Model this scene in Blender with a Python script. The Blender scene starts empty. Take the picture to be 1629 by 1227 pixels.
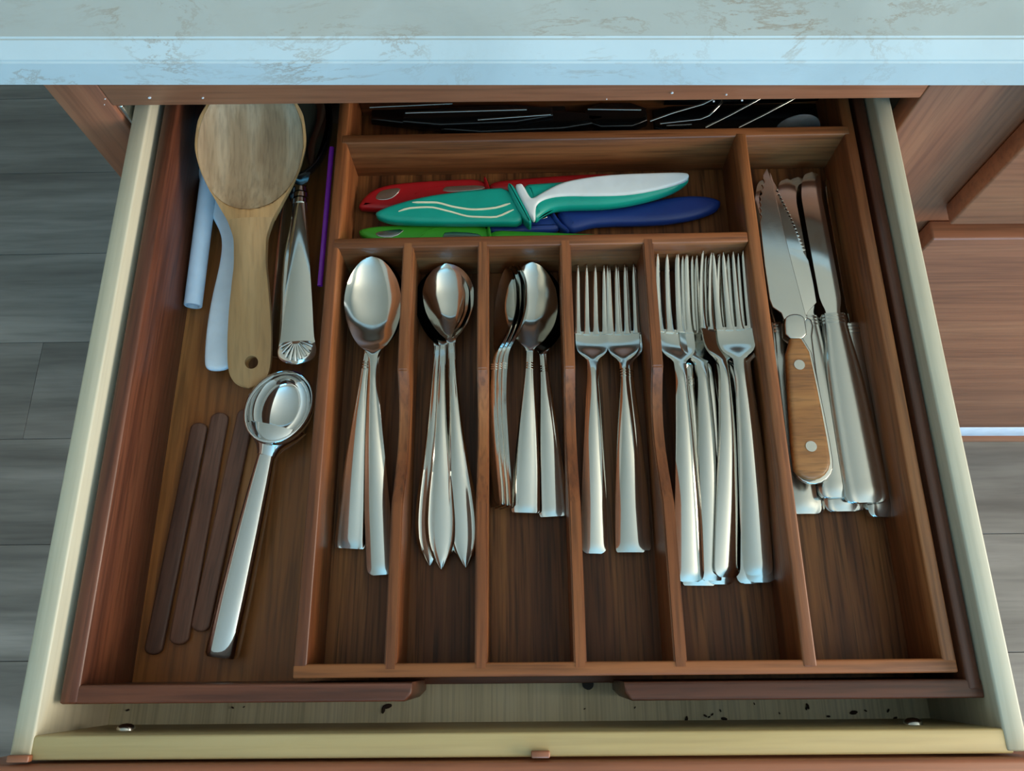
import bpy, bmesh, math, random
from mathutils import Matrix, Vector
random.seed(7)
PI = math.pi
scn = bpy.context.scene
COL = scn.collection

# ------------------------------------------------------------------ camera
F_PX, CX, CY = 1224.944, 814.5, 613.5
PITCH, YAW, ROLL = 0.3452556, 0.0408280, -0.0523527
CAM = Vector((0.007158, -0.038031, 0.53))
RC = Matrix.Rotation(YAW, 3, 'Z') @ Matrix.Rotation(PITCH, 3, 'X') @ Matrix.Rotation(ROLL, 3, 'Z')
cd = bpy.data.cameras.new('camera'); co = bpy.data.objects.new('camera', cd); COL.objects.link(co)
cd.sensor_fit = 'HORIZONTAL'; cd.sensor_width = 36; cd.lens = F_PX * 36 / 1629
cd.clip_start = 0.01; cd.clip_end = 50
co.matrix_world = Matrix.Translation(CAM) @ RC.to_4x4()
scn.camera = co

# ------------------------------------------------------------------ world, lights, exposure
w = bpy.data.worlds.new('sky'); scn.world = w; w.use_nodes = True
w.node_tree.nodes['Background'].inputs[0].default_value = (0.42, 0.62, 0.95, 1)
w.node_tree.nodes['Background'].inputs[1].default_value = 0.6
scn.view_settings.view_transform = 'Standard'; scn.view_settings.look = 'None'
scn.view_settings.gamma = 1; scn.view_settings.use_curve_mapping = False
scn.view_settings.exposure = -0.55
def window_light(name, loc, rot, sx, sy, power, col):
    l = bpy.data.lights.new(name, 'AREA'); l.shape = 'RECTANGLE'; l.size = sx; l.size_y = sy
    l.energy = power; l.color = col
    o = bpy.data.objects.new(name, l); o.location = loc; o.rotation_euler = rot; COL.objects.link(o)
    return o
# daylight standing in the two window openings of the room
window_light('daylight_front_window', (0.75, -2.72, 0.70), (PI/2, 0, 0), 2.1, 1.3, 125, (0.12, 0.56, 1.0))
window_light('daylight_side_window', (2.42, -0.50, 0.66), (PI/2, 0, PI/2), 1.3, 1.2, 150, (1.0, 0.90, 0.76))

# ------------------------------------------------------------------ measuring helpers
def ray(u, v): return RC @ Vector(((u-CX)/F_PX, -(v-CY)/F_PX, -1))
def at(u, v, z):
    d = ray(u, v); return CAM + d*((z-CAM.z)/d.z)
def atY(u, v, Y):
    d = ray(u, v); return CAM + d*((Y-CAM.y)/d.y)
def pm(u, v, z):                                   # metres per pixel at a place
    return (CAM.z-z)/abs(ray(u, v).z)/F_PX*1.0

# ------------------------------------------------------------------ materials
def lin(h):
    c = [int(h[i:i+2], 16)/255 for i in (0, 2, 4)]
    return tuple((x/12.92 if x <= .04045 else ((x+.055)/1.055)**2.4) for x in c) + (1,)
def new_mat(name):
    m = bpy.data.materials.new(name); m.use_nodes = True
    nt = m.node_tree; b = nt.nodes['Principled BSDF']; return m, nt, b
def N(nt, t, **kw):
    n = nt.nodes.new(t)
    for k, v in kw.items(): setattr(n, k, v)
    return n
def ramp(nt, stops):
    r = N(nt, 'ShaderNodeValToRGB'); e = r.color_ramp.elements
    while len(e) < len(stops): e.new(.5)
    for k, (p, c) in enumerate(stops): e[k].position = p; e[k].color = lin(c) if isinstance(c, str) else c
    return r
def wood(name, cols, axis='Y', across=26, along=2.0, rough=.45, coat=.25, pore=.35, bump=.08, spec=.5):
    m, nt, b = new_mat(name); L = nt.links.new
    tc = N(nt, 'ShaderNodeTexCoord'); oi = N(nt, 'ShaderNodeObjectInfo')
    def coords(ac, al):
        mp = N(nt, 'ShaderNodeMapping')
        mp.inputs['Scale'].default_value = {'X': (al, ac, ac), 'Y': (ac, al, ac), 'Z': (ac, ac, al)}[axis]
        L(tc.outputs['Object'], mp.inputs['Vector']); return mp
    mul = N(nt, 'ShaderNodeMath', operation='MULTIPLY'); mul.inputs[1].default_value = 23.0
    L(oi.outputs['Random'], mul.inputs[0])
    def noise(ac, al, det, dist):
        n = N(nt, 'ShaderNodeTexNoise', noise_dimensions='4D'); n.inputs['Scale'].default_value = 1
        n.inputs['Detail'].default_value = det; n.inputs['Distortion'].default_value = dist
        L(coords(ac, al).outputs[0], n.inputs['Vector']); L(mul.outputs[0], n.inputs['W']); return n
    n1 = noise(across, along, 5, .7); n2 = noise(across*9, along*7, 3, .2)
    r1 = ramp(nt, list(zip((.28, .5, .74), cols))); L(n1.outputs['Fac'], r1.inputs['Fac'])
    r2 = ramp(nt, [(.33, (1-pore,)*3+(1,)), (.55, (1, 1, 1, 1))]); L(n2.outputs['Fac'], r2.inputs['Fac'])
    mx = N(nt, 'ShaderNodeMixRGB', blend_type='MULTIPLY'); mx.inputs[0].default_value = 1
    L(r1.outputs[0], mx.inputs[1]); L(r2.outputs[0], mx.inputs[2])
    # each board a touch lighter or darker than the next
    hsv = N(nt, 'ShaderNodeHueSaturation'); mr = N(nt, 'ShaderNodeMapRange')
    mr.inputs['To Min'].default_value = .86; mr.inputs['To Max'].default_value = 1.14
    L(oi.outputs['Random'], mr.inputs['Value']); L(mr.outputs[0], hsv.inputs['Value']); L(mx.outputs[0], hsv.inputs['Color'])
    L(hsv.outputs[0], b.inputs['Base Color'])
    bp = N(nt, 'ShaderNodeBump'); bp.inputs['Strength'].default_value = bump; bp.inputs['Distance'].default_value = .002
    L(n2.outputs['Fac'], bp.inputs['Height']); L(bp.outputs[0], b.inputs['Normal'])
    b.inputs['Roughness'].default_value = rough; b.inputs['Coat Weight'].default_value = coat
    b.inputs['Coat Roughness'].default_value = .25; b.inputs['Specular IOR Level'].default_value = spec
    return m
def plain(name, col, rough=.4, metal=0, spec=.5, trans=0, coat=0, var=.06, vs=60, alpha=1):
    m, nt, b = new_mat(name); L = nt.links.new
    tc = N(nt, 'ShaderNodeTexCoord'); n = N(nt, 'ShaderNodeTexNoise'); n.inputs['Scale'].default_value = vs
    n.inputs['Detail'].default_value = 4; L(tc.outputs['Object'], n.inputs['Vector'])
    c = lin(col); r = ramp(nt, [(.3, tuple(x*(1-var) for x in c[:3])+(1,)), (.7, tuple(min(1, x*(1+var)) for x in c[:3])+(1,))])
    L(n.outputs['Fac'], r.inputs['Fac']); L(r.outputs[0], b.inputs['Base Color'])
    mr = N(nt, 'ShaderNodeMapRange'); mr.inputs['To Min'].default_value = rough*.8; mr.inputs['To Max'].default_value = rough*1.2
    L(n.outputs['Fac'], mr.inputs['Value']); L(mr.outputs[0], b.inputs['Roughness'])
    b.inputs['Metallic'].default_value = metal; b.inputs['Specular IOR Level'].default_value = spec
    b.inputs['Transmission Weight'].default_value = trans; b.inputs['Coat Weight'].default_value = coat
    b.inputs['Alpha'].default_value = alpha
    return m
def stone(name):
    m, nt, b = new_mat(name); L = nt.links.new
    tc = N(nt, 'ShaderNodeTexCoord')
    n0 = N(nt, 'ShaderNodeTexNoise'); n0.inputs['Scale'].default_value = 7; n0.inputs['Detail'].default_value = 8; n0.inputs['Distortion'].default_value = .8
    L(tc.outputs['Object'], n0.inputs['Vector'])
    base = ramp(nt, [(.3, 'b0b8b6'), (.55, 'bcc4c2'), (.75, 'b6b8b0')]); L(n0.outputs['Fac'], base.inputs['Fac'])
    n1 = N(nt, 'ShaderNodeTexNoise'); n1.inputs['Scale'].default_value = 13; n1.inputs['Detail'].default_value = 9
    n1.inputs['Roughness'].default_value = .72; n1.inputs['Distortion'].default_value = .5
    mp = N(nt, 'ShaderNodeMapping'); mp.inputs['Rotation'].default_value = (0, .3, .6); mp.inputs['Scale'].default_value = (.8, 1.6, 1.6)
    L(tc.outputs['Object'], mp.inputs['Vector']); L(mp.outputs[0], n1.inputs['Vector'])
    vein = ramp(nt, [(.478, (0, 0, 0, 1)), (.498, (1, 1, 1, 1)), (.502, (1, 1, 1, 1)), (.522, (0, 0, 0, 1))]); L(n1.outputs['Fac'], vein.inputs['Fac'])
    n2 = N(nt, 'ShaderNodeTexNoise'); n2.inputs['Scale'].default_value = 16; n2.inputs['Detail'].default_value = 5
    L(tc.outputs['Object'], n2.inputs['Vector'])
    msk = ramp(nt, [(.47, (.03, .03, .03, 1)), (.68, (.6, .6, .6, 1))]); L(n2.outputs['Fac'], msk.inputs['Fac'])
    mm = N(nt, 'ShaderNodeMixRGB', blend_type='MULTIPLY'); mm.inputs[0].default_value = 1
    L(vein.outputs[0], mm.inputs[1]); L(msk.outputs[0], mm.inputs[2])
    mx = N(nt, 'ShaderNodeMixRGB'); L(mm.outputs[0], mx.inputs[0]); L(base.outputs[0], mx.inputs[1]); mx.inputs[2].default_value = lin('94785a')
    L(mx.outputs[0], b.inputs['Base Color']); b.inputs['Roughness'].default_value = .32; b.inputs['Specular IOR Level'].default_value = .4
    return m
def steel(name, col='cfccc4', rough=.1, sc=300):
    m, nt, b = new_mat(name); L = nt.links.new
    tc = N(nt, 'ShaderNodeTexCoord'); mp = N(nt, 'ShaderNodeMapping'); mp.inputs['Scale'].default_value = (1, 6, 1)
    n = N(nt, 'ShaderNodeTexNoise'); n.inputs['Scale'].default_value = sc; n.inputs['Detail'].default_value = 3
    L(tc.outputs['Object'], mp.inputs['Vector']); L(mp.outputs[0], n.inputs['Vector'])
    mr = N(nt, 'ShaderNodeMapRange'); mr.inputs['To Min'].default_value = rough*.6; mr.inputs['To Max'].default_value = rough*1.5
    L(n.outputs['Fac'], mr.inputs['Value']); L(mr.outputs[0], b.inputs['Roughness'])
    b.inputs['Base Color'].default_value = lin(col); b.inputs['Metallic'].default_value = 1
    return m
M = {}
for ax in 'XYZ':
    M['walnut'+ax] = wood('tray_wood_'+ax, ('5a2f18', '824a27', 'a5683c'), ax, 44, 2.6, .45, .1, .42, spec=.35)
    M['wing'+ax] = wood('wing_wood_'+ax, ('3e2014', '5a3120', '76462e'), ax, 44, 2.6, .42, .15, .42, spec=.4)
    M['cherry'+ax] = wood('cherry_'+ax, ('7f4a30', '95593b', 'a76a48'), ax, 34, 1.8, .45, .2, .25)
    M['maple'+ax] = wood('maple_'+ax, ('a79f86', 'b8b098', 'c4bda6') if ax == 'Y' else ('a8925f', 'b8a271', 'c4b083'), ax, 30, 1.6, .5, .08, .12, .03)
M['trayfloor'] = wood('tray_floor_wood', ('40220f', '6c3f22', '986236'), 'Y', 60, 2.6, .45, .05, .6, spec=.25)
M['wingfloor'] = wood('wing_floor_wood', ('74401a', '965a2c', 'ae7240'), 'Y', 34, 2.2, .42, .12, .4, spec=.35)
M['ply'] = wood('drawer_bottom_wood', ('b4a888', 'cabf9f', 'd6ccb0'), 'Y', 70, 1.6, .5, .1, .25)
M['floor'] = wood('grey_plank', ('4a4641', '6c6861', '918c84'), 'X', 14, 1.3, .5, .05, .2, .05)
M['stick'] = wood('stick_wood', ('4c2c1e', '684232', '7c5442'), 'X', 60, 5, .55, 0, .35)
M['spoonwood'] = wood('spoon_wood', ('9a6c3c', 'b48552', 'c99f6e'), 'X', 46, 6, .55, .05, .18)
M['bowlwood'] = wood('spoon_bowl_wood', ('86694c', 'ab8e6c', 'c8b192'), 'X', 60, 7, .6, .05, .25)
M['handlewood'] = wood('knife_handle_wood', ('7a4a26', '96602f', 'b07a44'), 'X', 60, 6, .45, .2, .4)
M['stone'] = stone('countertop_stone')
M['steel'] = steel('stainless_steel'); M['dull'] = steel('satin_steel', 'c4c2bb', .2); M['chrome'] = steel('chrome', 'd8d8d6', .05)
M['red'] = plain('red_plastic', 'a8141c', .35); M['teal'] = plain('teal_plastic', '0a9d8c', .38); M['tealwhite'] = plain('white_grip', 'dfe6e8', .45)
M['blue'] = plain('blue_plastic', '1c3a86', .42); M['green'] = plain('green_plastic', '3fa02c', .38)
M['cream'] = plain('cream_print', 'e6e6c8', .5); M['white'] = plain('white_plastic', 'dfe6ec', .35, coat=.2)
M['tube'] = plain('milky_tube', 'dfe6ee', .35, trans=.15); M['black'] = plain('black_plastic', '0c0c0e', .25, coat=.3)
M['dark'] = plain('dark_rubber', '100e0d', .6); M['purple'] = plain('purple_plastic', '7a1f94', .35)
M['clear'] = plain('clear_plastic', 'b0b4b8', .25, alpha=.35); M['wall'] = plain('wall_paint', 'd8d6cc', .8, vs=8, var=.02)
M['ceil'] = plain('ceiling_paint', 'e2e6de', .85, vs=8, var=.02); M['frame'] = plain('window_frame_paint', 'e6e6e4', .5)
M['strip'] = plain('pale_strip', 'd0d6e0', .4); M['crumb'] = plain('crumb_brown', '2c1a10', .8); M['interior'] = plain('cabinet_interior', '6a5038', .6)
M['fleck'] = plain('paint_fleck', 'e8e8e6', .6)

# ------------------------------------------------------------------ object helpers
def tag(o, label=None, cat=None, group=None, kind=None):
    if label: o['label'] = label
    if cat: o['category'] = cat
    if group: o['group'] = group
    if kind: o['kind'] = kind
    return o
def empty(name, loc=(0, 0, 0)):
    o = bpy.data.objects.new(name, None); o.location = loc; o.empty_display_size = .02; COL.objects.link(o); return o
def link(name, bm, mat, parent=None, smooth=False, world=True):
    """bm is in the parent's local frame unless world=True with an un-rotated parent, then world coordinates"""
    me = bpy.data.meshes.new(name); bmesh.ops.recalc_face_normals(bm, faces=bm.faces[:])
    bm.to_mesh(me); bm.free()
    if smooth: me.polygons.foreach_set('use_smooth', [True]*len(me.polygons))
    me.materials.append(M[mat]); o = bpy.data.objects.new(name, me); COL.objects.link(o)
    if parent is not None:
        o.parent = parent
        if world:
            p = parent; off = Vector((0, 0, 0))
            while p is not None: off += p.location; p = p.parent
            o.location = -off
    return o
def sharp(o, ang=35):
    me = o.data; bm = bmesh.new(); bm.from_mesh(me)
    for e in bm.edges:
        if len(e.link_faces) == 2 and e.calc_face_angle(0) > math.radians(ang): e.smooth = False
    bm.to_mesh(me); bm.free(); me.polygons.foreach_set('use_smooth', [True]*len(me.polygons)); return o
def bm_box(x0, x1, y0, y1, z0, z1, bev=.0012, seg=2):
    bm = bmesh.new()
    vs = [bm.verts.new((x, y, z)) for z in (z0, z1) for y in (y0, y1) for x in (x0, x1)]
    for f in ((0, 1, 3, 2), (4, 6, 7, 5), (0, 4, 5, 1), (2, 3, 7, 6), (0, 2, 6, 4), (1, 5, 7, 3)): bm.faces.new([vs[i] for i in f])
    bmesh.ops.recalc_face_normals(bm, faces=bm.faces[:])
    if bev: bmesh.ops.bevel(bm, geom=bm.edges[:], offset=bev, segments=seg, affect='EDGES', profile=.5)
    return bm
def box(name, x0, x1, y0, y1, z0, z1, mat, parent=None, bev=.0012, **k):
    o = link(name, bm_box(x0, x1, y0, y1, z0, z1, bev), mat, parent, **k); return sharp(o, 50) if bev else o
def bm_rings(rings, cap0=True, cap1=True, closed=True):
    bm = bmesh.new(); V = [[bm.verts.new(p) for p in r] for r in rings]; n = len(rings[0])
    for a, b in zip(V, V[1:]):
        for i in range(n if closed else n-1): bm.faces.new((a[i], a[(i+1) % n], b[(i+1) % n], b[i]))
    if cap0: bm.faces.new(V[0])
    if cap1: bm.faces.new(V[-1][::-1])
    return bm
def bm_tube(pts, rad, n=12, caps=True):
    pts = [Vector(p) for p in pts]; rings = []
    for i, p in enumerate(pts):
        t = (pts[min(i+1, len(pts)-1)]-pts[max(i-1, 0)]).normalized()
        up = Vector((0, 0, 1)) if abs(t.z) < .9 else Vector((0, 1, 0))
        a = t.cross(up).normalized(); b = a.cross(t); r = rad[i] if isinstance(rad, (list, tuple)) else rad
        rings.append([p+(a*math.cos(2*PI*k/n)+b*math.sin(2*PI*k/n))*r for k in range(n)])
    return bm_rings(rings, caps, caps)
def bm_profile(pts, x0, x1, bev=.0):               # a Y-Z outline run along X
    bm = bmesh.new(); A = [bm.verts.new((x0, y, z)) for y, z in pts]; B = [bm.verts.new((x1, y, z)) for y, z in pts]; n = len(pts)
    for i in range(n): bm.faces.new((A[i], A[(i+1) % n], B[(i+1) % n], B[i]))
    bm.faces.new(A[::-1]); bm.faces.new(B)
    bmesh.ops.recalc_face_normals(bm, faces=bm.faces[:])
    if bev: bmesh.ops.bevel(bm, geom=[e for e in bm.edges if e.calc_face_angle(0) > .6], offset=bev, segments=2, affect='EDGES')
    return bm
def chaikin(pts, n=2):
    for _ in range(n):
        q = []
        for i in range(len(pts)):
            a, b = Vector(pts[i]), Vector(pts[(i+1) % len(pts)]); q += [a*.75+b*.25, a*.25+b*.75]
        pts = q
    return [Vector(p) for p in pts]
def bm_pillow(pts, z0, z1, r):                     # a slab with rounded rims from an outline of (x, y)
    P = [Vector((p[0], p[1])) for p in pts]; n = len(P)
    A = sum(P[i].x*P[(i+1) % n].y-P[(i+1) % n].x*P[i].y for i in range(n))
    if A < 0: P.reverse()
    nor = []
    for i in range(n):
        t = P[(i+1) % n]-P[i-1]; nor.append(Vector((-t.y, t.x)).normalized())
    hw = []                                        # free half-width inward of each rim point
    for i in range(n):
        best = 1.0
        for j in range(n):
            if j in (i, (i-1) % n): continue
            a, b = P[j]-P[i], P[(j+1) % n]-P[i]; d = nor[i]; e = b-a
            den = d.x*e.y-d.y*e.x
            if abs(den) < 1e-12: continue
            t = (a.x*e.y-a.y*e.x)/den; q = (a.x*d.y-a.y*d.x)/den
            if t > 1e-5 and -.01 <= q <= 1.01: best = min(best, t)
        hw.append(best*.5)
    for _ in range(4): hw = [min(hw[i], (hw[i-1]+hw[i]*2+hw[(i+1) % n])/4) for i in range(n)]
    rings = []; h = z1-z0; r = min(r, h*.5)
    for ins, z in ((r, z0), (r*.3, z0+r*.3), (0, z0+r), (0, z1-r), (r*.12, z1-r*.55), (r*.4, z1-r*.25), (r*.8, z1-r*.08), (r*1.4, z1)):
        rings.append([(p.x+q.x*min(ins, .8*w_), p.y+q.y*min(ins, .8*w_), z) for p, q, w_ in zip(P, nor, hw)])
    bm = bm_rings(rings); bmesh.ops.triangulate(bm, faces=[f for f in bm.faces if len(f.verts) > 4]); return bm
def px_outline(pts, z, box=None, smooth=2):        # outline measured on the photo, as it lies at height z
    if box:
        x0, y0, s = box; pts = [(x0+a/s, y0+b/s) for a, b in pts]
    q = [at(u, v, z).to_2d() for u, v in pts]
    return chaikin(q, smooth) if smooth else q
def interp(keys, x):                               # monotone cubic through (s, value) keys
    K = keys; n = len(K)
    if x <= K[0][0]: return K[0][1]
    if x >= K[-1][0]: return K[-1][1]
    for i in range(n-1):
        if K[i][0] <= x <= K[i+1][0]: break
    d = lambda j: (K[j+1][1]-K[j][1])/(K[j+1][0]-K[j][0])
    def m(j):
        if j == 0: return d(0)
        if j == n-1: return d(n-2)
        a, b = d(j-1), d(j); return 0 if a*b <= 0 else 2*a*b/(a+b)
    h = K[i+1][0]-K[i][0]; t = (x-K[i][0])/h; m0, m1 = m(i)*h, m(i+1)*h
    return (2*t**3-3*t**2+1)*K[i][1]+(t**3-2*t**2+t)*m0+(-2*t**3+3*t**2)*K[i+1][1]+(t**3-t**2)*m1
Q = [math.sin(PI/2*(-1+2*k/22)) for k in range(23)]
def bm_blade(L, s0, s1, W, C=((0, 0),), DOME=((0, 0),), DEPTH=((0, 0),), T=((0, .01),), RIDGE=0, n=44, O=((0, 0),)):
    rings = []
    for k in range(n+1):
        s = s0+(s1-s0)*(.5-.5*math.cos(PI*k/n)); wv, c, do, de, t = (interp(K, s)*L for K in (W, C, DOME, DEPTH, T)); o = interp(O, s)*L
        top, bot = [], []
        for q in Q:
            zt = c+(do-de)*(1-q*q)+(RIDGE*L*min(1, wv/(.02*L))*math.exp(-((abs(q)-.80)/.11)**2) if RIDGE else 0)
            top.append((s*L, o+wv*q, zt)); bot.append((s*L, o+wv*q*.97, c-t-(de+do*.2)*(1-q*q)-(0 if abs(q) < .99 else -t*.3)))
        rings.append(top+bot[::-1])
    return bm_rings(rings)
def frame_at(P0, P1, roll=0):
    X = (P1-P0).normalized(); Z = Vector((0, 0, 1)); Z = (Z-X*Z.dot(X)).normalized(); Y = Z.cross(X)
    Rm = Matrix((X, Y, Z)).transposed() @ Matrix.Rotation(roll, 3, 'X')
    return Matrix.Translation(P0) @ Rm.to_4x4()
def lay(name, end, tip, ze, zt, roll=0, wall_y=None):           # empty at the handle end, local X runs to the tip
    P0, P1 = at(*end, ze), at(*tip, zt)
    if wall_y is not None and P1.y > wall_y: P1 = atY(*tip, wall_y)
    o = empty(name); o.matrix_world = frame_at(P0, P1, roll)
    return o, (P1-P0).length
def sub(name, bm, mat, parent, smooth=True, ang=40):
    o = link(name, bm, mat, parent, world=False)
    return sharp(o, ang) if smooth else o

# ------------------------------------------------------------------ levels
ZT, ZF, ZW, HD = .0678, .0275, .0064, .0779        # tray rim, centre tray floor, wing floor, drawer side top
YC = .3293                                         # plane of the cabinet face
ZG = -.73                                          # kitchen floor

# ------------------------------------------------------------------ the room
RX0, RX1, RY0, RY1, RZ = -2.4, 2.4, -2.7, 2.2, 1.72
fl = box('floor', RX0, RX1, RY0, RY1, ZG-.05, ZG-.004, 'dark', bev=0); tag(fl, 'grey wood-look plank kitchen floor far below the drawer', 'floor', kind='structure')
pw_, pl_ = .18, 1.2
bmp = bm_box(0, pl_-.0008, 0, pw_-.0008, -.006, 0, .0004, 1); pme = None
for j in range(int((RY1-RY0)/pw_)+1):
    for i in range(-1, 4):
        x = RX0+i*pl_+(j*.37 % 1)*pl_; y = RY0+j*pw_-.03
        if x+pl_ < RX0+.02 or x > RX1-.1 or y+pw_ > RY1+.05: continue
        if pme is None:
            o = link('plank', bmp, 'floor', fl, world=False); pme = o.data
        else:
            o = bpy.data.objects.new('plank', pme); COL.objects.link(o); o.parent = fl
        o.location = (x, y, ZG)
tag(box('ceiling', RX0, RX1, RY0, RY1, RZ, RZ+.05, 'ceil', bev=0), 'pale ceiling of the kitchen', 'ceiling', kind='structure')
tag(box('wall_back', RX0, RX1, RY1, RY1+.05, ZG, RZ, 'wall', bev=0), 'painted wall behind the counter', 'wall', kind='structure')
tag(box('wall_left', RX0-.05, RX0, RY0, RY1, ZG, RZ, 'wall', bev=0), 'painted wall to the left', 'wall', kind='structure')
def wall_with_window(name, wname, along, fixed0, fixed1, a0, a1, w0, w1, z0, z1, lab):
    bm = bmesh.new()
    def add(A0, A1, Z0, Z1):
        b2 = bm_box(*((A0, A1, fixed0, fixed1) if along == 'X' else (fixed0, fixed1, A0, A1)), Z0, Z1, 0)
        me = bpy.data.meshes.new('t'); b2.to_mesh(me); b2.free(); bm.from_mesh(me); bpy.data.meshes.remove(me)
    add(a0, w0, ZG, RZ); add(w1, a1, ZG, RZ); add(w0, w1, ZG, z0); add(w0, w1, z1, RZ)
    o = link(name, bm, 'wall'); tag(o, lab, 'wall', kind='structure')
    root = empty(wname, (0, 0, 0)); tag(root, 'white framed window in the '+lab, 'window', kind='structure')
    t = .05; f0, f1 = (fixed1-.03, fixed1+.005) if fixed1 <= RY0+.001 or along == 'X' else (fixed0-.005, fixed0+.03)
    def bar(A0, A1, Z0, Z1):
        a = (A0, A1, f0, f1) if along == 'X' else (f0, f1, A0, A1); box('window_frame', *a, Z0, Z1, 'frame', root, .002)
    bar(w0, w1, z0, z0+t); bar(w0, w1, z1-t, z1); bar(w0, w0+t, z0+t, z1-t); bar(w1-t, w1, z0+t, z1-t)
    bar((w0+w1)/2-.02, (w0+w1)/2+.02, z0+t, z1-t)
wall_with_window('wall_front', 'window_1', 'X', RY0-.05, RY0, RX0, RX1, -.35, 1.85, .02, 1.38, 'wall facing the drawers')
wall_with_window('wall_right', 'window_2', 'Y', RX1, RX1+.05, RY0, RY1, -1.17, .17, 0.04, 1.3, 'wall to the right')

# ------------------------------------------------------------------ base cabinet (slightly out of square with the drawer)
cab = empty('base_cabinet', (0, YC, ZG)); tag(cab, 'reddish cherry base cabinet with face frame around the open drawer', 'cabinet')
def cbox(name, x0, x1, y0, y1, z0, z1, mat, parent=None, bev=.0012):
    o = link(name, bm_box(x0, x1, y0, y1, z0-ZG, z1-ZG, bev), mat, parent or cab, world=False); return sharp(o, 50) if bev else o
ZB, ZCB = .0915, .1415
XL0, XL1, XR0, XR1 = -.3155, -.2785, .2845, .372
cbox('frame_stile', XL0, XL1, 0, .02, ZG+.09, ZCB, 'cherryZ'); cbox('frame_stile', XR0, XR1+.02, 0, .02, ZG+.09, ZCB, 'cherryZ')
cbox('frame_rail', XL1, XR0, .0002, .02, ZB, ZCB, 'cherryX'); cbox('frame_rail', XL1, XR0, .0002, .02, -.075, -.04, 'cherryX')
cbox('frame_rail', XR1+.02, 1.3, .0002, .02, ZCB-.03, ZCB, 'cherryX'); cbox('frame_rail', XR1+.02, 1.3, .0002, .02, -.075, -.03, 'cherryX')
cbox('end_panel', XL0, XL0+.012, .02, .6, ZG+.002, ZCB, 'cherryZ'); cbox('end_panel', 1.3-.012, 1.3, .02, .6, ZG+.002, ZCB, 'cherryZ'); cbox('frame_stile', 1.25, 1.3, 0, .0205, ZG+.09, ZCB, 'cherryZ'); cbox('partition', XR0+.01, XR0+.022, .021, .6, ZG+.09, ZCB, 'interior')
cbox('back_panel', XL0, 1.3, .6, .61, ZG+.09, ZCB, 'interior'); cbox('bottom_panel', XL0+.012, 1.3, .02, .6, ZG+.09, ZG+.105, 'interior')
d1 = cbox('drawer_front', .3685, 1.26, -.0195, -.0006, -.0415, .118, 'cherryX', None, .002)
d2 = cbox('drawer_front', .3665, 1.26, -.0195, -.0006, -.641, -.0645, 'cherryX', None, .002)
cbox('door', -.29, .28, -.0195, -.0006, -.645, -.075, 'cherryZ', None, .002)
cbox('base_trim', XL0, 1.3, -.019, .0, -.690, -.6425, 'strip'); cbox('toe_board', XL0, 1.3, -.0185, .006, ZG+.001, -.6905, 'cherryX')
slide = cbox('drawer_slide', XL1+.0003, XL1+.0042, .003, .5, .018, .088, 'dull')
bm = bmesh.new()
for u, v, r in ((237, 160.5, 3.4), (322, 160, 2.6), (1069, 145, 2.2), (1155, 147, 2.6), (1135, 158, 1.6), (166, 163, 1.6), (965, 156, 1.4), (1180, 156, 1.8), (165, 172, 1.2)):
    p = atY(u, v, YC); r *= .00026*random.uniform(.6, 1.2)
    f = [bm.verts.new((p.x+r*1.6*math.cos(a*PI/4), -.0006, p.z-ZG+r*.9*math.sin(a*PI/4))) for a in range(8)]
    g = [bm.verts.new((q.co.x, .0004, q.co.z)) for q in f]; bm.faces.new(f)
    for a in range(8): bm.faces.new((f[a], g[a], g[(a+1) % 8], f[(a+1) % 8]))
fk = link('paint_fleck', bm, 'fleck', cab, world=False); tag(fk, 'white paint flecks', kind='stuff')
cab.rotation_euler.z = -math.radians(.65)

ct = link('countertop', bm_profile([(-.030, .1421), (-.030, .1627), (-.0206, .1721), (.66, .1721), (.66, .1421)], -.62, 1.35, .0012), 'stone'); sharp(ct, 30)
ct.location = (0, YC, 0); ct.rotation_euler.z = -math.radians(1.4)
tag(ct, 'pale speckled stone-look countertop with a sloped front edge above the open drawer', 'countertop')

# ------------------------------------------------------------------ the drawer
XLO, XLI, XRI, XRO, YF = -.27184, -.25997, .26018, .27203, -.0735
YFO = (at(44.2, 1212, HD).y+at(1608.3, 1198.6, HD).y)/2
dr = empty('drawer', (0, YF, -.012)); tag(dr, 'pulled-out pale maple drawer box holding the cutlery tray', 'drawer')
YB = .44
box('drawer_side', XLO, XLI, YFO+.001, YB, -.012, HD, 'mapleY', dr, .0014); box('drawer_side', XRI, XRO, YFO+.001, YB, -.012, HD, 'mapleY', dr, .0014)
box('drawer_end', XLI-.004, XRI+.004, YFO, YF, -.012, HD-.0006, 'mapleX', dr, .0012); box('drawer_end', XLI, XRI, YB-.012, YB, -.012, HD, 'mapleX', dr, .0012)
box('drawer_bottom', XLI, XRI, YF, YB-.012, -.006, 0, 'ply', dr, 0)
tag(box('drawer_face', -.30, .30, YFO-.0205, YFO-.0015, -.06, HD+.004, 'cherryX', dr, .0025), 'reddish cherry drawer front')
def blk(u0, u1, v0, v1):
    a, b = at(u0, v1, HD+.004), at(u1, v0, HD+.004); box('wood_block', a.x, b.x, a.y, b.y, HD-.0004, HD+.004, 'cherryX', dr, .0008)
blk(8, 46, 1202, 1214); blk(845, 875, 1195, 1207)
for u, v in ((200, 1162), (1453, 1153)):
    zz = .012
    p = atY(u, v, YF); 
    rings = []
    for y, r in ((0, .0052), (.0012, .0052), (.0026, .0043), (.0034, .0026), (.0037, .0006)):
        rings.append([(p.x+r*math.cos(2*PI*k/16), YF+y, p.z+r*math.sin(2*PI*k/16)) for k in range(16)])
    sharp(link('screw', bm_rings(rings), 'dull', dr), 40)

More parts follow.
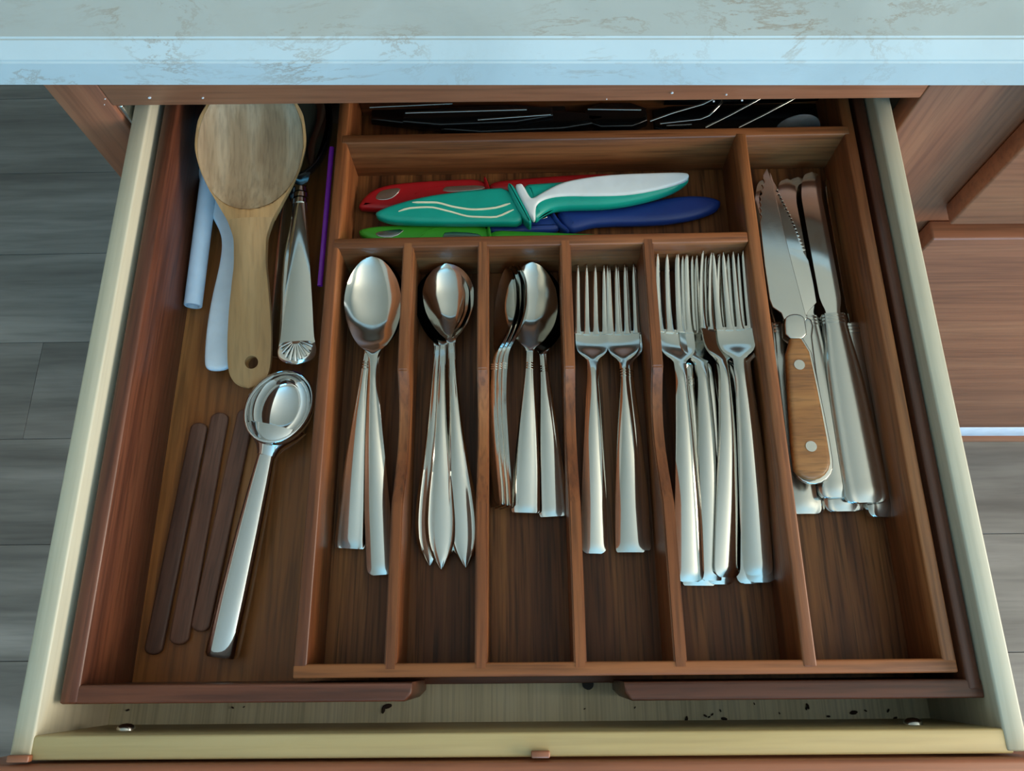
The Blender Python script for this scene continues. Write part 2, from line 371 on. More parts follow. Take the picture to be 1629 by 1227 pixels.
# ------------------------------------------------------------------ expandable tray
tr = empty('cutlery_tray', (0, -.05, 0)); tag(tr, 'dark reddish wood expandable cutlery tray filling the drawer', 'cutlery tray')
def X(*ps): return sum(at(u, v, ZT).x for u, v in ps)/len(ps)
def Yv(*ps): return sum(at(u, v, ZT).y for u, v in ps)/len(ps)
TB = .395                                           # back of the tray, under the counter
# left wing
wl0, wl1 = X((260, 170), (242, 280), (95.3, 1103)), X((283, 170), (266, 280), (124.2, 1089))
wfi, wfo = Yv((124.2, 1089), (655, 1086.6)), Yv((96, 1119), (655, 1118.6))
wex = at(655, 1100, ZT).x
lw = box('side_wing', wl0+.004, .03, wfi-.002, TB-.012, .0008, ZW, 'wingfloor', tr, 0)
box('wing_wall', wl0, wl1, wfo, TB, .0008, ZT, 'wingY', lw, .0016)
def chamfered(name, x0, x1, y0, y1, mat, parent, right):
    pts = [(x0, y0), (x1-.004, y0), (x1, y0+.004), (x1, y1), (x0, y1)] if right else [(x0+.004, y0), (x1, y0), (x1, y1), (x0, y1), (x0, y0+.004)]
    return sharp(link(name, bm_pillow(pts, .0008, ZT-.0004, .0014), mat, parent), 50)
chamfered('wing_wall', wl1-.0005, wex, wfo, wfi, 'wingX', lw, True)
box('wing_wall', wl1, .03, TB-.012, TB, .0008, ZT, 'wingX', lw)
# right wing
wr1, wr0 = .2595, X((1534.4, 1080.7), (1361, 162))
rfi, rfo = Yv((1534, 1081), (1000, 1085)), Yv((1560, 1111), (1000, 1115.5))
rex = at(994, 1100, ZT).x
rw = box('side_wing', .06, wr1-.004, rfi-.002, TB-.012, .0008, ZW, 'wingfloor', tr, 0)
box('wing_wall', wr0, wr1, rfo+.004, TB, .0008, ZT, 'wingY', rw, .0016)
chamfered('wing_wall', rex, wr1, rfo, rfi, 'wingX', rw, False)
box('wing_wall', .06, wr0, TB-.012, TB, .0008, ZT, 'wingX', rw)
# centre tray
mx0, mx1 = X((466.2, 1079.8), (533, 229)), X((487.7, 1057.1), (551.6, 229.4))
mr0, mr1 = X((1498.8, 1047.5), (1344, 214.6)), X((1523.4, 1070.2), (1363, 214))
myo, myi = Yv((466.2, 1079.8), (1523.4, 1070.2)), Yv((487.7, 1057.1), (1498.8, 1047.5))
ry0, ry1 = Yv((551.6, 228.5), (1344, 214)), Yv((551.6, 214.5), (1344, 200.5))
cy0, cy1 = Yv((537, 395.5), (1195, 384.5)), Yv((540, 379), (1195, 368.5))
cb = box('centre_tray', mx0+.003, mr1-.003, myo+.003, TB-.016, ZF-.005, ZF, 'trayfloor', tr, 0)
def wall(x0, x1, y0, y1, mat, z1=ZT, z0=.0095, name='tray_wall'): return box(name, x0, x1, y0, y1, z0, z1, mat, cb, .0011)
wall(mx0, mx1, myo+.0055, TB-.014, 'walnutY'); wall(mr0, mr1, myo+.0055, TB-.014, 'walnutY')
wall(mx0, mr1, myo, myi, 'walnutX'); wall(mx1, mr0, TB-.022, TB-.014, 'walnutX')
wall(mx1-.004, mr0+.004, ry0, ry1, 'walnutX', ZT+.0003, ZF, 'divider')
ld0, ld1 = X((1170, 217), (1276, 1052)), X((1187.5, 217), (1299, 1052))
wall(mx1-.004, ld0, cy0, cy1, 'walnutX', ZT+.0002, ZF, 'divider')
wall(ld0, ld1, myi-.004, ry0+.003, 'walnutY', ZT+.0004, ZF, 'divider')
zs = [(639.4, 656.5, 613.3, 632.2), (759, 775.5, 756.5, 776.2), (891, 907, 912.8, 934.2), (1022, 1039, 1072.7, 1094)]
ys, ye = Yv((760, 587)), Yv((760, 803))
for a, b, c, d in zs:
    x0, x1 = X((a, 388), (c, 1054)), X((b, 388), (d, 1054))
    pts = [(myi-.004, ZF), (myi-.004, ZT+.0004)]
    n = 18; dip = .0155
    pts += [(ye, ZT+.0004)]
    for k in range(1, n):
        t = k/n; pts.append((ye+(ys-ye)*t, ZT+.0004-dip*math.sin(PI*t**1.25)**.85))
    pts += [(ys, ZT+.0004), (cy1-.004, ZT+.0004), (cy1-.004, ZF)]
    sharp(link('divider', bm_profile(pts, x0, x1, .0009), 'walnutY', cb), 30)
# slide runner that shows under the tray's front edge
ru0, ru1 = at(600, 1088.5, .012), at(1040, 1086, .012)
box('slide_runner', ru0.x, ru1.x, min(ru0.y, ru1.y), myi, .0066, .0092, 'wingX', tr, .0004)
p = at(935, 1091, .002)
sharp(link('rubber_foot', bm_tube([(p.x, p.y+.001, .0002), (p.x, p.y+.001, .0064)], .0035, 14), 'dark', tr), 40)

# ------------------------------------------------------------------ cutlery builders (local X from handle end to tip)
END_SOFT = [(0, .55), (.004, .75), (.012, .92), (.03, 1)]
def soft(w, first): return [(s, w*k) for s, k in END_SOFT]+first
BOWL = [(.655, .0135), (.675, .02), (.70, .045), (.74, .068), (.80, .086), (.85, .091), (.90, .084), (.95, .063), (.98, .040), (.993, .022), (1, .002)]
W_PLAIN = soft(.039, [(.15, .0385), (.3, .032), (.5, .02), (.62, .0135)])+BOWL
W_BAND = [(0, .043), (.004, .047), (.02, .0495), (.1, .047), (.25, .038), (.42, .026), (.57, .015), (.62, .0135)]+BOWL
W_TEA = [(0, .046), (.004, .05), (.02, .052), (.1, .050), (.25, .041), (.42, .027), (.55, .0165), (.6, .015), (.625, .017), (.65, .04), (.69, .07), (.75, .096), (.81, .105), (.88, .097), (.94, .072), (.975, .045), (.992, .024), (1, .002)]
W_POINT = [(0, .002), (.02, .017), (.05, .035), (.09, .046), (.14, .0495), (.2, .046), (.3, .034), (.45, .02), (.6, .0135), (.7, .0125), (.725, .015), (.75, .035), (.79, .06), (.85, .081), (.90, .085), (.94, .075), (.975, .051), (.992, .026), (1, .002)]
C_SPOON = [(0, 0), (.05, .005), (.25, .027), (.45, .040), (.58, .036), (.66, .02), (.72, .007), (.8, 0), (.9, 0), (1, .004)]
D_SPOON = [(0, 0), (.66, 0), (.72, .018), (.82, .040), (.9, .037), (.97, .017), (1, 0)]
H_SPOON = [(0, .002), (.03, .010), (.3, .013), (.55, .009), (.66, .003), (.72, 0), (1, 0)]
T_SPOON = [(0, .008), (.3, .011), (.6, .014), (.68, .010), (.75, .007), (1, .006)]
def spoon(end, tip, ze, zt, kind, label, roll=0, group=None, name='table_spoon', mat='steel'):
    o, L = lay(name, end, tip, ze, zt, roll, cy0-.0012)
    Wk = {'plain': W_PLAIN, 'band': W_BAND, 'tea': W_TEA, 'point': W_POINT}[kind]; cut = {'plain': .665, 'band': .665, 'tea': .615, 'point': .715}[kind]
    dk = D_SPOON if kind in ('plain', 'band') else [(s*1.0+(cut-.665)*(1-s)/.335 if s > .6 else s, v*1.15) for s, v in D_SPOON]
    ck = C_SPOON
    rd = .006 if kind == 'point' else (.0022 if kind in ('band', 'tea') else 0)
    sub('bowl', bm_blade(L, cut, 1, Wk, ck, H_SPOON, dk, T_SPOON, n=40), mat, o)
    sub('handle', bm_blade(L, 0, cut, Wk, ck, H_SPOON, dk, T_SPOON, RIDGE=rd, n=50), mat, o)
    if kind in ('band', 'tea'): collar(o, L, cut-.075, Wk, ck, mat)
    tag(o, label, 'spoon', group); return o
def collar(o, L, s, Wk, ck, mat):
    W2 = [(a, b*1.08+.0006) for a, b in Wk]; H2 = [(0, .0145)]
    for k in range(3): sub('collar_ring', bm_blade(L, s+k*.0095, s+k*.0095+.006, W2, ck, H2, ((0, 0),), T_SPOON, n=4), mat, o)
W_FORK = soft(.041, [(.15, .040), (.3, .034), (.5, .024), (.6, .0185), (.635, .0185), (.648, .026), (.662, .042), (.682, .052), (.71, .0555), (.76, .0555)])
W_FORKB = [(0, .04), (.004, .044), (.02, .046), (.12, .044), (.3, .034), (.5, .02), (.58, .0145), (.625, .0155), (.64, .023), (.66, .042), (.682, .052), (.71, .0555), (.76, .0555)]
C_FORK = [(0, 0), (.05, .005), (.25, .026), (.45, .038), (.58, .035), (.66, .018), (.73, .002), (.82, -.008), (.92, -.004), (1, .006)]
H_FORK = [(0, .002), (.03, .010), (.3, .014), (.55, .010), (.64, .003), (.7, 0), (1, 0)]
D_FORK = [(0, 0), (.64, 0), (.7, .006), (.76, .006), (1, .001)]
T_FORK = [(0, .008), (.3, .011), (.6, .014), (.7, .009), (1, .006)]
def fork(end, tip, ze, zt, label, band=False, roll=0, group=None, mat='steel'):
    o, L = lay('table_fork', end, tip, ze, zt, roll, cy0-.0012); Wk = W_FORKB if band else W_FORK
    sub('handle', bm_blade(L, 0, .64, Wk, C_FORK, H_FORK, D_FORK, T_FORK, n=50), mat, o)
    sub('head', bm_blade(L, .64, .752, Wk, C_FORK, H_FORK, D_FORK, T_FORK, n=16), mat, o)
    for k in range(4):
        oy = (-1.5+k)*.0312
        Wt = [(.742, .0125), (.75, .0102), (.765, .0088), (.85, .0076), (.95, .006), (.99, .0042), (1, .0012)]
        Ot = [(.745, oy), (.9, oy*1.0), (1, oy*.98)]
        sub('tine', bm_blade(L, .742, 1, Wt, C_FORK, ((0, .0015),), ((0, 0),), T_FORK, n=14, O=Ot), mat, o)
    if band: collar(o, L, .575, Wk, C_FORK, mat)
    tag(o, label, 'fork', group); return o
def rounded_knife(end, tip, ze, zt, label, roll=0, bl=.53, we=.051, wc=.033, wb=.030, mat='dull', th=.032, bmat='steel', broll=0):
    o, L = lay('table_knife', end, tip, ze, zt, roll, ry0-.0012)
    Wh = [(0, we*.7), (.004, we*.86), (.014, we*.97), (.04, we), (.2, we*.95), (.35, we*.84), (bl-.03, wc), (bl, wc*.97)]
    sub('handle', bm_blade(L, 0, bl, Wh, ((0, 0),), [(0, .004), (.03, .015), (bl, .011)], ((0, 0),), [(0, .012), (.03, th*.6), (bl, .014)], RIDGE=.003, n=40), mat, o)
    for k in range(3):
        s = bl-.03+k*.010; sub('collar_ring', bm_blade(L, s, s+.0062, [(0, wc*1.05)], ((0, 0),), [(0, .0135)], ((0, 0),), [(0, .016)], n=4), mat, o)
    Wb = [(bl, wc*.6), (bl+.012, wc*.62), (bl+.03, wb*.85), (bl+.06, wb), (.8, wb*1.02), (.93, wb*.98), (.975, wb*.88), (.993, wb*.66), (1, .004)]
    Ob = [(bl, 0), (.9, 0), (1, -wb*.45)]
    bb = bm_blade(L, bl-.004, 1, Wb, [(0, 0), (bl, -.001), (1, -.001)], [(0, .0012)], ((0, 0),), [(0, .003)], n=36, O=Ob)
    if broll: bmesh.ops.rotate(bb, cent=(0, 0, 0), matrix=Matrix.Rotation(broll, 3, 'X'), verts=bb.verts[:])
    sub('blade', bb, bmat, o)
    tag(o, label, 'knife'); return o

# ------------------------------------------------------------------ first compartment: tablespoons
G1 = 'spoons in the first narrow compartment'
spoon((592, 868), (606, 416), ZF+.0035, ZF+.0125, 'plain', 'lowest tablespoon of the wide-spoon pile, mostly hidden', 0, G1)
spoon((556, 873), (603, 412), ZF+.0055, ZF+.0160, 'band', 'tablespoon with broad flaring handle and ringed neck, left in its pile', 0, G1)
spoon((605, 915), (591, 409), ZF+.0095, ZF+.0195, 'plain', 'large plain tablespoon on top of its pile, longest in the tray', 0, G1)
# second: pointed spoons
G2 = 'pointed-handle spoons in the second compartment'
spoon((684, 900), (702, 428), ZF+.0035, ZF+.0130, 'point', 'pointed-handle spoon furthest left in its pile, half hidden by its neighbour', 0, G2)
spoon((702, 906), (706, 424), ZF+.0060, ZF+.0155, 'point', 'pointed-handle spoon whose handle lies in the middle of its pile', 0, G2)
spoon((741, 903), (710, 420), ZF+.0050, ZF+.0180, 'point', 'pointed-handle spoon on top of its pile, handle leaning right', 0, G2)
# third: teaspoons
G3 = 'teaspoons in the third compartment'
spoon((881, 822), (853, 424), ZF+.0045, ZF+.0130, 'tea', 'ring-necked teaspoon under the top one, handle leaning right', 0, G3, 'teaspoon')
for k, (e, t, lab) in enumerate((((789, 806), (806, 427), 'outermost of three teaspoons tipped on edge against the divider'),
                                 ((796, 808), (813, 424), 'middle of three teaspoons tipped on edge'),
                                 ((803, 809), (820, 422), 'innermost of three teaspoons tipped on edge beside the top teaspoon'))):
    spoon(e, t, ZF+.0125, ZF+.020, 'tea', lab, -math.radians(62), G3, 'teaspoon')
spoon((836, 816), (847, 418), ZF+.0085, ZF+.0200, 'tea', 'ring-necked teaspoon lying face up on top of its pile', 0, G3, 'teaspoon')
# fourth: forks
G4 = 'forks in the fourth compartment'
fork((945, 881), (940, 423), ZF+.0040, ZF+.0095, 'plain fork by itself on the left of the two-fork compartment', False, 0, G4)
fork((1013, 876), (990, 426), ZF+.0035, ZF+.0095, 'fork hidden beneath the ring-necked fork, only its edge showing', True, 0, G4)
fork((1003, 879), (987, 423), ZF+.0065, ZF+.0130, 'ring-necked fork on the right of the two-fork compartment', True, -.12, G4)
# fifth: fork pile
G5 = 'forks piled in the fifth compartment'
fork((1112, 932), (1083, 411), ZF+.0035, ZF+.0100, 'ring-necked fork at the bottom left of the fork pile', True, 0, G5)
fork((1195, 929), (1150, 411), ZF+.0035, ZF+.0100, 'lowest fork at the right of the fork pile', False, 0, G5)
fork((1148, 930), (1108, 409), ZF+.0055, ZF+.0125, 'lower fork in the middle of the fork pile', False, .1, G5)
fork((1134, 924), (1100, 407), ZF+.0080, ZF+.0160, 'fork left of centre in the fork pile, its head under another', False, .15, G5)
fork((1211, 927), (1166, 405), ZF+.0070, ZF+.0140, 'second fork from the top at the right of the fork pile', False, -.1, G5)
fork((1098, 926), (1068, 406), ZF+.0115, ZF+.0230, 'top fork at the left of the fork pile, tines crossing another fork', False, .1, G5)
fork((1157, 919), (1137, 404), ZF+.0110, ZF+.0200, 'upper fork in the centre of the fork pile, handle nearly upright', False, .35, G5)
fork((1207, 916), (1158, 402), ZF+.0115, ZF+.0240, 'topmost fork at the right of the fork pile, broad shoulders showing', False, -.12, G5)

# ------------------------------------------------------------------ right compartment: knives
rounded_knife((1282, 818), (1212, 285), ZF+.006, ZF+.006, 'table knife at the bottom left of the knife pile under the wooden-handled knife')
rounded_knife((1345, 814), (1262, 282), ZF+.006, ZF+.006, 'lowest table knife in the middle of the knife pile')
rounded_knife((1410, 823), (1316, 283), ZF+.0085, ZF+.010, 'table knife at the right of the pile turned on its dark blade edge', roll=math.radians(10), wb=.032, we=.047, broll=math.radians(42))
rounded_knife((1335, 792), (1245, 285), ZF+.013, ZF+.011, 'table knife whose handle end shows beneath the wooden-handled knife', th=.028)
rounded_knife((1382, 800), (1284, 274), ZF+.017, ZF+.013, 'broad polished table knife uppermost at the right of the knife pile', we=.056)
def px_knife_part(name, pts, z, t, mat, parent, bx=None, r=.0012, smooth=1, ang=40):
    return sharp(link(name, bm_pillow(px_outline(pts, z, bx, smooth), z-t, z, r), mat, parent), ang)
def thing_at(name, u, v, z, label, cat, group=None):
    o = empty(name, at(u, v, z)); tag(o, label, cat, group); return o
KB = (1160, 240, 1.979)
k2 = thing_at('steak_knife', 1290, 480, ZF+.019, 'fine-toothed steak knife blade showing beneath the wooden-handled knife', 'knife')
left = [(128, 70), (150, 300), (170, 500)]
teeth = []
for i in range(18):
    t = i/17; x = 149+(236-149)*t+3*math.sin(PI*t); y = 122+(312-122)*t
    teeth += [(x+6, y), (x-3, y+5)]
z2 = ZF+.0225
px_knife_part('blade', left[::-1]+[(133, 75), (140, 96)]+teeth+[(250, 345), (266, 420), (275, 478), (250, 505), (235, 530)], z2, .0012, 'steel', k2, KB, .0003, 0, 30)
px_knife_part('handle', [(235, 515), (270, 535), (262, 600), (330, 1000), (300, 1020), (262, 1010), (240, 800), (215, 600)], z2-.001, .007, 'dull', k2, KB, .002)
k1 = thing_at('steak_knife', 1293, 768, ZF+.024, 'steak knife with riveted brown wooden handle on top of the knives', 'knife')
z1 = ZF+.0265
serr = []
for i in range(7):
    y = 88+i*18; x = 93+i*.6+max(0, (3-i))*4.5
    serr += [(x, y), (x+3, y+4), (x+5, y+9), (x+4.5, y+13)]
px_knife_part('blade', [(120, 56), (112, 66), (106, 76)]+serr+[(97, 225), (112, 360), (128, 468), (138, 492), (165, 510), (175, 535), (240, 535), (246, 522), (241, 515), (197, 350), (137, 104)], z1, .0016, 'dull', k1, KB, .0004, 0, 30)
px_knife_part('bolster', [(174, 530), (186, 516), (210, 511), (232, 517), (241, 531), (247, 592), (179, 592)], z1+.002, .009, 'dull', k1, KB, .0012, 1)
px_knife_part('tang', [(177, 586), (249, 586), (292, 780), (327, 960), (328, 1010), (300, 1043), (262, 1052), (222, 1036), (204, 1004), (190, 800)], z1-.0035, .003, 'steel', k1, KB, .0008, 1)
px_knife_part('wooden_grip', [(178, 588), (246, 588), (284, 760), (320, 950), (322, 995), (300, 1026), (262, 1036), (222, 1022), (203, 996), (190, 800)], z1+.0035, .0065, 'handlewood', k1, KB, .0024, 1)
for u, v in ((221, 674), (258, 931)):
    p = at(KB[0]+u/KB[2], KB[1]+v/KB[2], z1+.0036)
    sharp(link('rivet', bm_tube([p-Vector((0, 0, .001)), p+Vector((0, 0, .0003))], .0035, 18), 'dull', k1), 40)

# ------------------------------------------------------------------ sheathed paring knives
SB = (560, 240, 2.627)
def sheathed(label, z, mat, sheath, collar_pts, handle, t=.008):
    o = thing_at('paring_knife', SB[0]+sheath[0][0]/SB[2], SB[1]+sheath[0][1]/SB[2], z-t, label, 'knife', 'paring knives in plastic sheaths')
    s = px_knife_part('sheath', sheath, z, t, mat, o, SB, .003, 2)
    px_knife_part('sheath_lip', collar_pts, z+.0022, t+.003, mat, o, SB, .0022, 2)
    px_knife_part('handle', handle, z+.0012, t+.002, mat, o, SB, .0045, 2)
    return o, s
def px_line(name, pts, z, wpx, mat, parent, h=.0004):
    P = [at(SB[0]+a/SB[2], SB[1]+b/SB[2], z) for a, b in pts]; n = len(P); hw = wpx/SB[2]*.5*.00041; rings = []
    for i in range(n):
        t = (P[min(i+1, n-1)]-P[max(i-1, 0)]).normalized(); a = Vector((-t.y, t.x, 0)); k = hw*(.35 if i in (0, n-1) else 1)
        rings.append([P[i]+a*k+Vector((0, 0, h)), P[i]-a*k+Vector((0, 0, h)), P[i]-a*k-Vector((0, 0, h)), P[i]+a*k-Vector((0, 0, h))])
    return sharp(link(name, bm_rings(rings), mat, parent), 40)
def smooth_line(pts, n=16):
    ks = [(p[0], p[1]) for p in pts]; a, b = pts[0][0], pts[-1][0]
    return [(a+(b-a)*i/n, interp(ks, a+(b-a)*i/n)) for i in range(n+1)]
ZR = ZF+.0095
rd, s = sheathed('red paring knife in its sheath, lying behind the teal one', ZR, 'red',
    [(24, 235), (28, 215), (60, 175), (110, 145), (200, 128), (380, 116), (560, 110), (575, 185), (480, 205), (330, 232), (180, 245), (60, 238)],
    [(545, 104), (560, 100), (590, 200), (572, 204)], [(565, 122), (700, 108), (900, 92), (1080, 86), (1150, 92), (1160, 120), (1080, 140), (900, 150), (700, 165), (585, 175)])
px_knife_part('sheath_window', [(94, 200), (110, 172), (140, 160), (206, 152), (190, 180), (160, 202), (120, 206)], ZR+.0003, .001, 'dull', s, SB, .0004, 1)
px_knife_part('sheath_window', [(378, 172), (384, 150), (420, 146), (545, 142), (560, 158), (480, 168)], ZR+.0003, .001, 'dull', s, SB, .0004, 1)
px_line('sheath_groove', smooth_line([(265, 182), (300, 165), (345, 150), (380, 146)]), ZR, 4, 'red', s, .0006)
bl, s = sheathed('blue paring knife with dimpled dark blue handle, under the teal one', ZF+.0085, 'blue',
    [(560, 320), (590, 285), (700, 262), (830, 244), (890, 330), (760, 332), (600, 345)],
    [(822, 246), (838, 240), (868, 290), (915, 330), (895, 338), (850, 300)],
    [(850, 240), (900, 236), (1060, 236), (1200, 215), (1340, 182), (1470, 178), (1540, 195), (1548, 215), (1520, 250), (1400, 285), (1250, 300), (1080, 302), (1000, 308), (955, 322), (915, 332), (885, 308)], .0075)
px_knife_part('sheath_window', [(780, 285), (782, 268), (800, 262), (822, 266), (810, 283)], ZF+.0088, .001, 'dull', s, SB, .0004, 1)
gr, s = sheathed('bright green paring knife in its sheath, against the front divider', ZF+.0105, 'green',
    [(22, 332), (40, 320), (110, 308), (300, 302), (470, 304), (575, 308), (580, 395), (400, 395), (200, 390), (90, 372), (35, 352)],
    [(560, 300), (574, 296), (590, 398), (572, 402)], [(570, 322), (700, 326), (880, 334), (1040, 340), (1110, 352), (1090, 378), (900, 388), (700, 390), (585, 388)])
px_knife_part('sheath_window', [(92, 346), (120, 334), (228, 324), (180, 362), (120, 362)], ZF+.0108, .001, 'dull', s, SB, .0004, 1)
px_knife_part('sheath_window', [(378, 356), (390, 336), (520, 342), (545, 358), (540, 380), (380, 380)], ZF+.0108, .001, 'dull', s, SB, .0004, 1)
px_line('sheath_groove', smooth_line([(270, 372), (300, 345), (350, 325), (430, 314), (560, 312)]), ZF+.0105, 4, 'green', s, .0006)
ZTE = ZF+.0205
te, s = sheathed('teal paring knife with white grip and wavy lines on its sheath', ZTE, 'teal',
    [(94, 260), (100, 248), (160, 222), (280, 188), (430, 165), (560, 152), (660, 146), (740, 298), (600, 298), (400, 298), (180, 294), (112, 278)],
    [(643, 134), (668, 129), (708, 195), (757, 294), (734, 303), (684, 230)],
    [(700, 132), (800, 126), (910, 118), (1060, 96), (1250, 88), (1390, 85), (1414, 96), (1408, 122), (1340, 165), (1200, 205), (1060, 226), (920, 228), (840, 234), (795, 258), (768, 286), (745, 260)], .009)
px_line('sheath_line', smooth_line([(252, 216), (340, 216), (430, 236), (510, 246), (590, 240), (662, 220)], 20), ZTE+.0001, 9, 'cream', s)
px_line('sheath_line', smooth_line([(194, 254), (240, 240), (320, 236), (400, 252), (500, 276), (590, 278), (676, 246)], 20), ZTE+.0001, 8, 'cream', s)
px_knife_part('white_grip', [(676, 140), (704, 132), (716, 140), (742, 190), (756, 196), (800, 168), (860, 136), (920, 118), (1060, 97), (1250, 89), (1392, 86), (1412, 96), (1404, 120), (1300, 155), (1160, 182), (1020, 186), (880, 184), (810, 196), (775, 216), (766, 240), (768, 286), (752, 288), (720, 225)], ZTE+.0028, .0052, 'tealwhite', te, SB, .0016, 2)

# ------------------------------------------------------------------ left wing: flat sticks and scoop
for e, t, wpx, lab in (((241, 1042), (317, 672), 28, 'flat dark wooden stick nearest the left wall, longest of three'),
                       ((282, 1026), (350, 656), 30, 'flat dark wooden stick in the middle of three'),
                       ((316, 1005), (392, 650), 29, 'flat dark wooden stick partly under the chrome scoop')):
    o, L = lay('wooden_stick', e, t, ZW+.0042, ZW+.0042); hw = wpx/2*.000423
    pts = []
    for k in range(13): a = -PI/2+PI*k/12; pts.append((L-hw*.75+hw*.75*math.cos(a), hw*math.sin(a)))
    for k in range(13): a = PI/2+PI*k/12; pts.append((hw*.75+hw*.75*math.cos(a), hw*math.sin(a)))
    sub('stick_body', bm_pillow(pts, -.0038, 0, .0012), 'stick', o); tag(o, lab, 'stick', 'flat wooden sticks')
def scoop():
    P0, P1 = at(352, 1048, ZW+.0105), at(425, 726, ZW+.0150)
    o = empty('ice_cream_scoop'); o.matrix_world = frame_at(P0, P1); L = (P1-P0).length; R0 = 25*.000415
    pr = [(0, R0*.6), (.0008, R0*.9), (.003, R0), (L*.3, R0*.97), (L*.6, R0*.86), (L*.85, R0*.72), (L, R0*.6)]
    sub('handle', bm_rings([[(x, r*math.copysign(abs(math.cos(2*PI*k/40))**.8, math.cos(2*PI*k/40)), .82*r*math.copysign(abs(math.sin(2*PI*k/40))**.72, math.sin(2*PI*k/40))) for k in range(40)] for x, r in pr]), 'chrome', o)
    # neck flaring into the bowl
    Minv = o.matrix_world.inverted(); C = Minv @ at(444, 646, ZW+.0245)
    ax = Vector((C.x-L, C.y, 0)).normalized(); ay = Vector((-ax.y, ax.x, 0))
    nk = []
    for t, r, zz in ((0, R0*.6, 0), (.12, R0*.64, .0005), (.3, R0*.82, .0005), (.5, R0*1.15, 0), (.75, R0*1.5, 0), (1, R0*1.75, -.001)):
        c = Vector((L, 0, 0))+(Vector((C.x, C.y, 0))-Vector((L, 0, 0)))*t*.6+Vector((0, 0, zz))
        nk.append([c+ay*r*1.15*math.cos(2*PI*k/28)+Vector((0, 0, min(r*.85, R0*.95)*math.sin(2*PI*k/28))) for k in range(28)])
    sub('neck', bm_rings(nk), 'chrome', o)
    A, B, D, T = .0262, .0212, .0195, .0022
    tilt = Matrix.Rotation(math.radians(10), 3, ay)
    rings = []
    n = 40
    prof = [(1-i/14, 'in') for i in range(15)]
    def ring(f, z, g=0): return [C+tilt @ (ax*((A*f+g)*math.cos(2*PI*k/n))+ay*((B*f+g)*math.sin(2*PI*k/n))+Vector((0, 0, z))) for k in range(n)]
    for i in range(14, 0, -1):
        f = math.sin(PI/2*i/14); rings.append(ring(f, -D*math.cos(PI/2*i/14)))
    rings.reverse(); rings = rings[::-1]
    inner = rings[::-1]                            # rim -> bottom
    outer = []
    for i in range(1, 15):
        f = math.sin(PI/2*i/14); outer.append(ring(f, -(D+T)*math.cos(PI/2*i/14)-.0001, T*f))
    seq = outer+[ring(1, .0009, T*.8), ring(1, .0012, T*.35)]+[ring(math.sin(PI/2*i/14), -D*math.cos(PI/2*i/14)) for i in range(14, 0, -1)]
    sub('bowl', bm_rings(seq), 'chrome', o, True, 70)
    tag(o, 'shiny chrome ice cream scoop lying beside the flat wooden sticks', 'scoop')
scoop()

# ------------------------------------------------------------------ left wing: spoons and handles at the back
# wooden spoon on top
o, L = lay('wooden_spoon', (396, 618), (399, 128), .026, .070)
W_WS = [(0, .004), (.006, .024), (.02, .044), (.05, .060), (.09, .0655), (.14, .0665), (.22, .064), (.32, .056), (.40, .049), (.46, .050), (.52, .066), (.58, .097), (.65, .135), (.72, .163), (.79, .1765), (.86, .170), (.93, .138), (.97, .1), (.99, .06), (1, .006)]
D_WS = [(0, 0), (1, 0)]
H_WS = [(0, .006), (.1, .012), (.45, .014), (.6, .010), (.8, .004), (1, .002)]
T_WS = [(0, .018), (.1, .022), (.5, .028), (.65, .020), (1, .012)]
def spoon_with_hole():
    hb = bm_blade(L, 0, .535, W_WS, ((0, 0),), H_WS, D_WS, T_WS, n=50); h = sub('handle', hb, 'spoonwood', o)
    hole = at(401, 577, .0305); hl = o.matrix_world.inverted() @ hole
    # cut the hanging hole through the handle
    cut = link('cutter', bm_tube([(hl.x, hl.y, -.03), (hl.x, hl.y, .03)], .0046, 20), 'dark', o, world=False)
    md = h.modifiers.new('hole', 'BOOLEAN'); md.operation = 'DIFFERENCE'; md.object = cut; md.solver = 'EXACT'
    bpy.context.view_layer.update()
    dg = bpy.context.evaluated_depsgraph_get(); me = bpy.data.meshes.new_from_object(h.evaluated_get(dg))
    h.modifiers.clear(); old = h.data; h.data = me; bpy.data.meshes.remove(old)
    cme = cut.data; bpy.data.objects.remove(cut); bpy.data.meshes.remove(cme)
    sharp(h, 45)
bpy.context.view_layer.update()
spoon_with_hole()
# head with a dished oval hollow
SC, SA, SB_, DW = .785, .224, .168, .036
def top_z(x, y):
    s_ = x/L; q = y/(interp(W_WS, s_)*L+1e-9); e = ((s_-SC)/SA)**2+(y/L/SB_)**2
    return interp(H_WS, s_)*L*(1-min(1, q*q)), e
rows = []
NS, NQ = 70, 40
for i in range(NS+1):
    s_ = .535+.465*(.5-.5*math.cos(PI*i/NS)); wv = interp(W_WS, s_)*L; t = interp(T_WS, s_)*L; top, bot = [], []
    for j in range(NQ+1):
        q = math.sin(PI/2*(-1+2*j/NQ)); y = wv*q; z, e = top_z(s_*L, y)
        d = DW*L*(1-e)**.75 if e < 1 else 0
        top.append((s_*L, y, z-d-(.0012 if e < .97 else 0))); bot.append((s_*L, y*.98, -t-(DW*.8*L*max(0, 1-e) if e < 1 else 0)))
    rows.append(top+bot[::-1])
bw = sub('bowl', bm_rings(rows), 'spoonwood', o)
pat = []
for i in range(17):
    f = 1-i/17; ring = []
    for k in range(48):
        a = 2*PI*k/48; x = (SC+SA*.995*f*math.cos(a))*L; y = SB_*.995*f*math.sin(a)*L; x = min(x, .9995*L); z, e = top_z(x, y)
        ring.append((x, y, z-DW*L*max(0, 1-e)**.75+.0003))
    pat.append(ring)
hol = sub('bowl_hollow', bm_rings(pat, False, True), 'bowlwood', bw)
tag(hol, 'weathered grey hollow of the wooden spoon')
tag(o, 'pale wooden spoon with a hole in its handle, on top at the back left', 'wooden spoon')
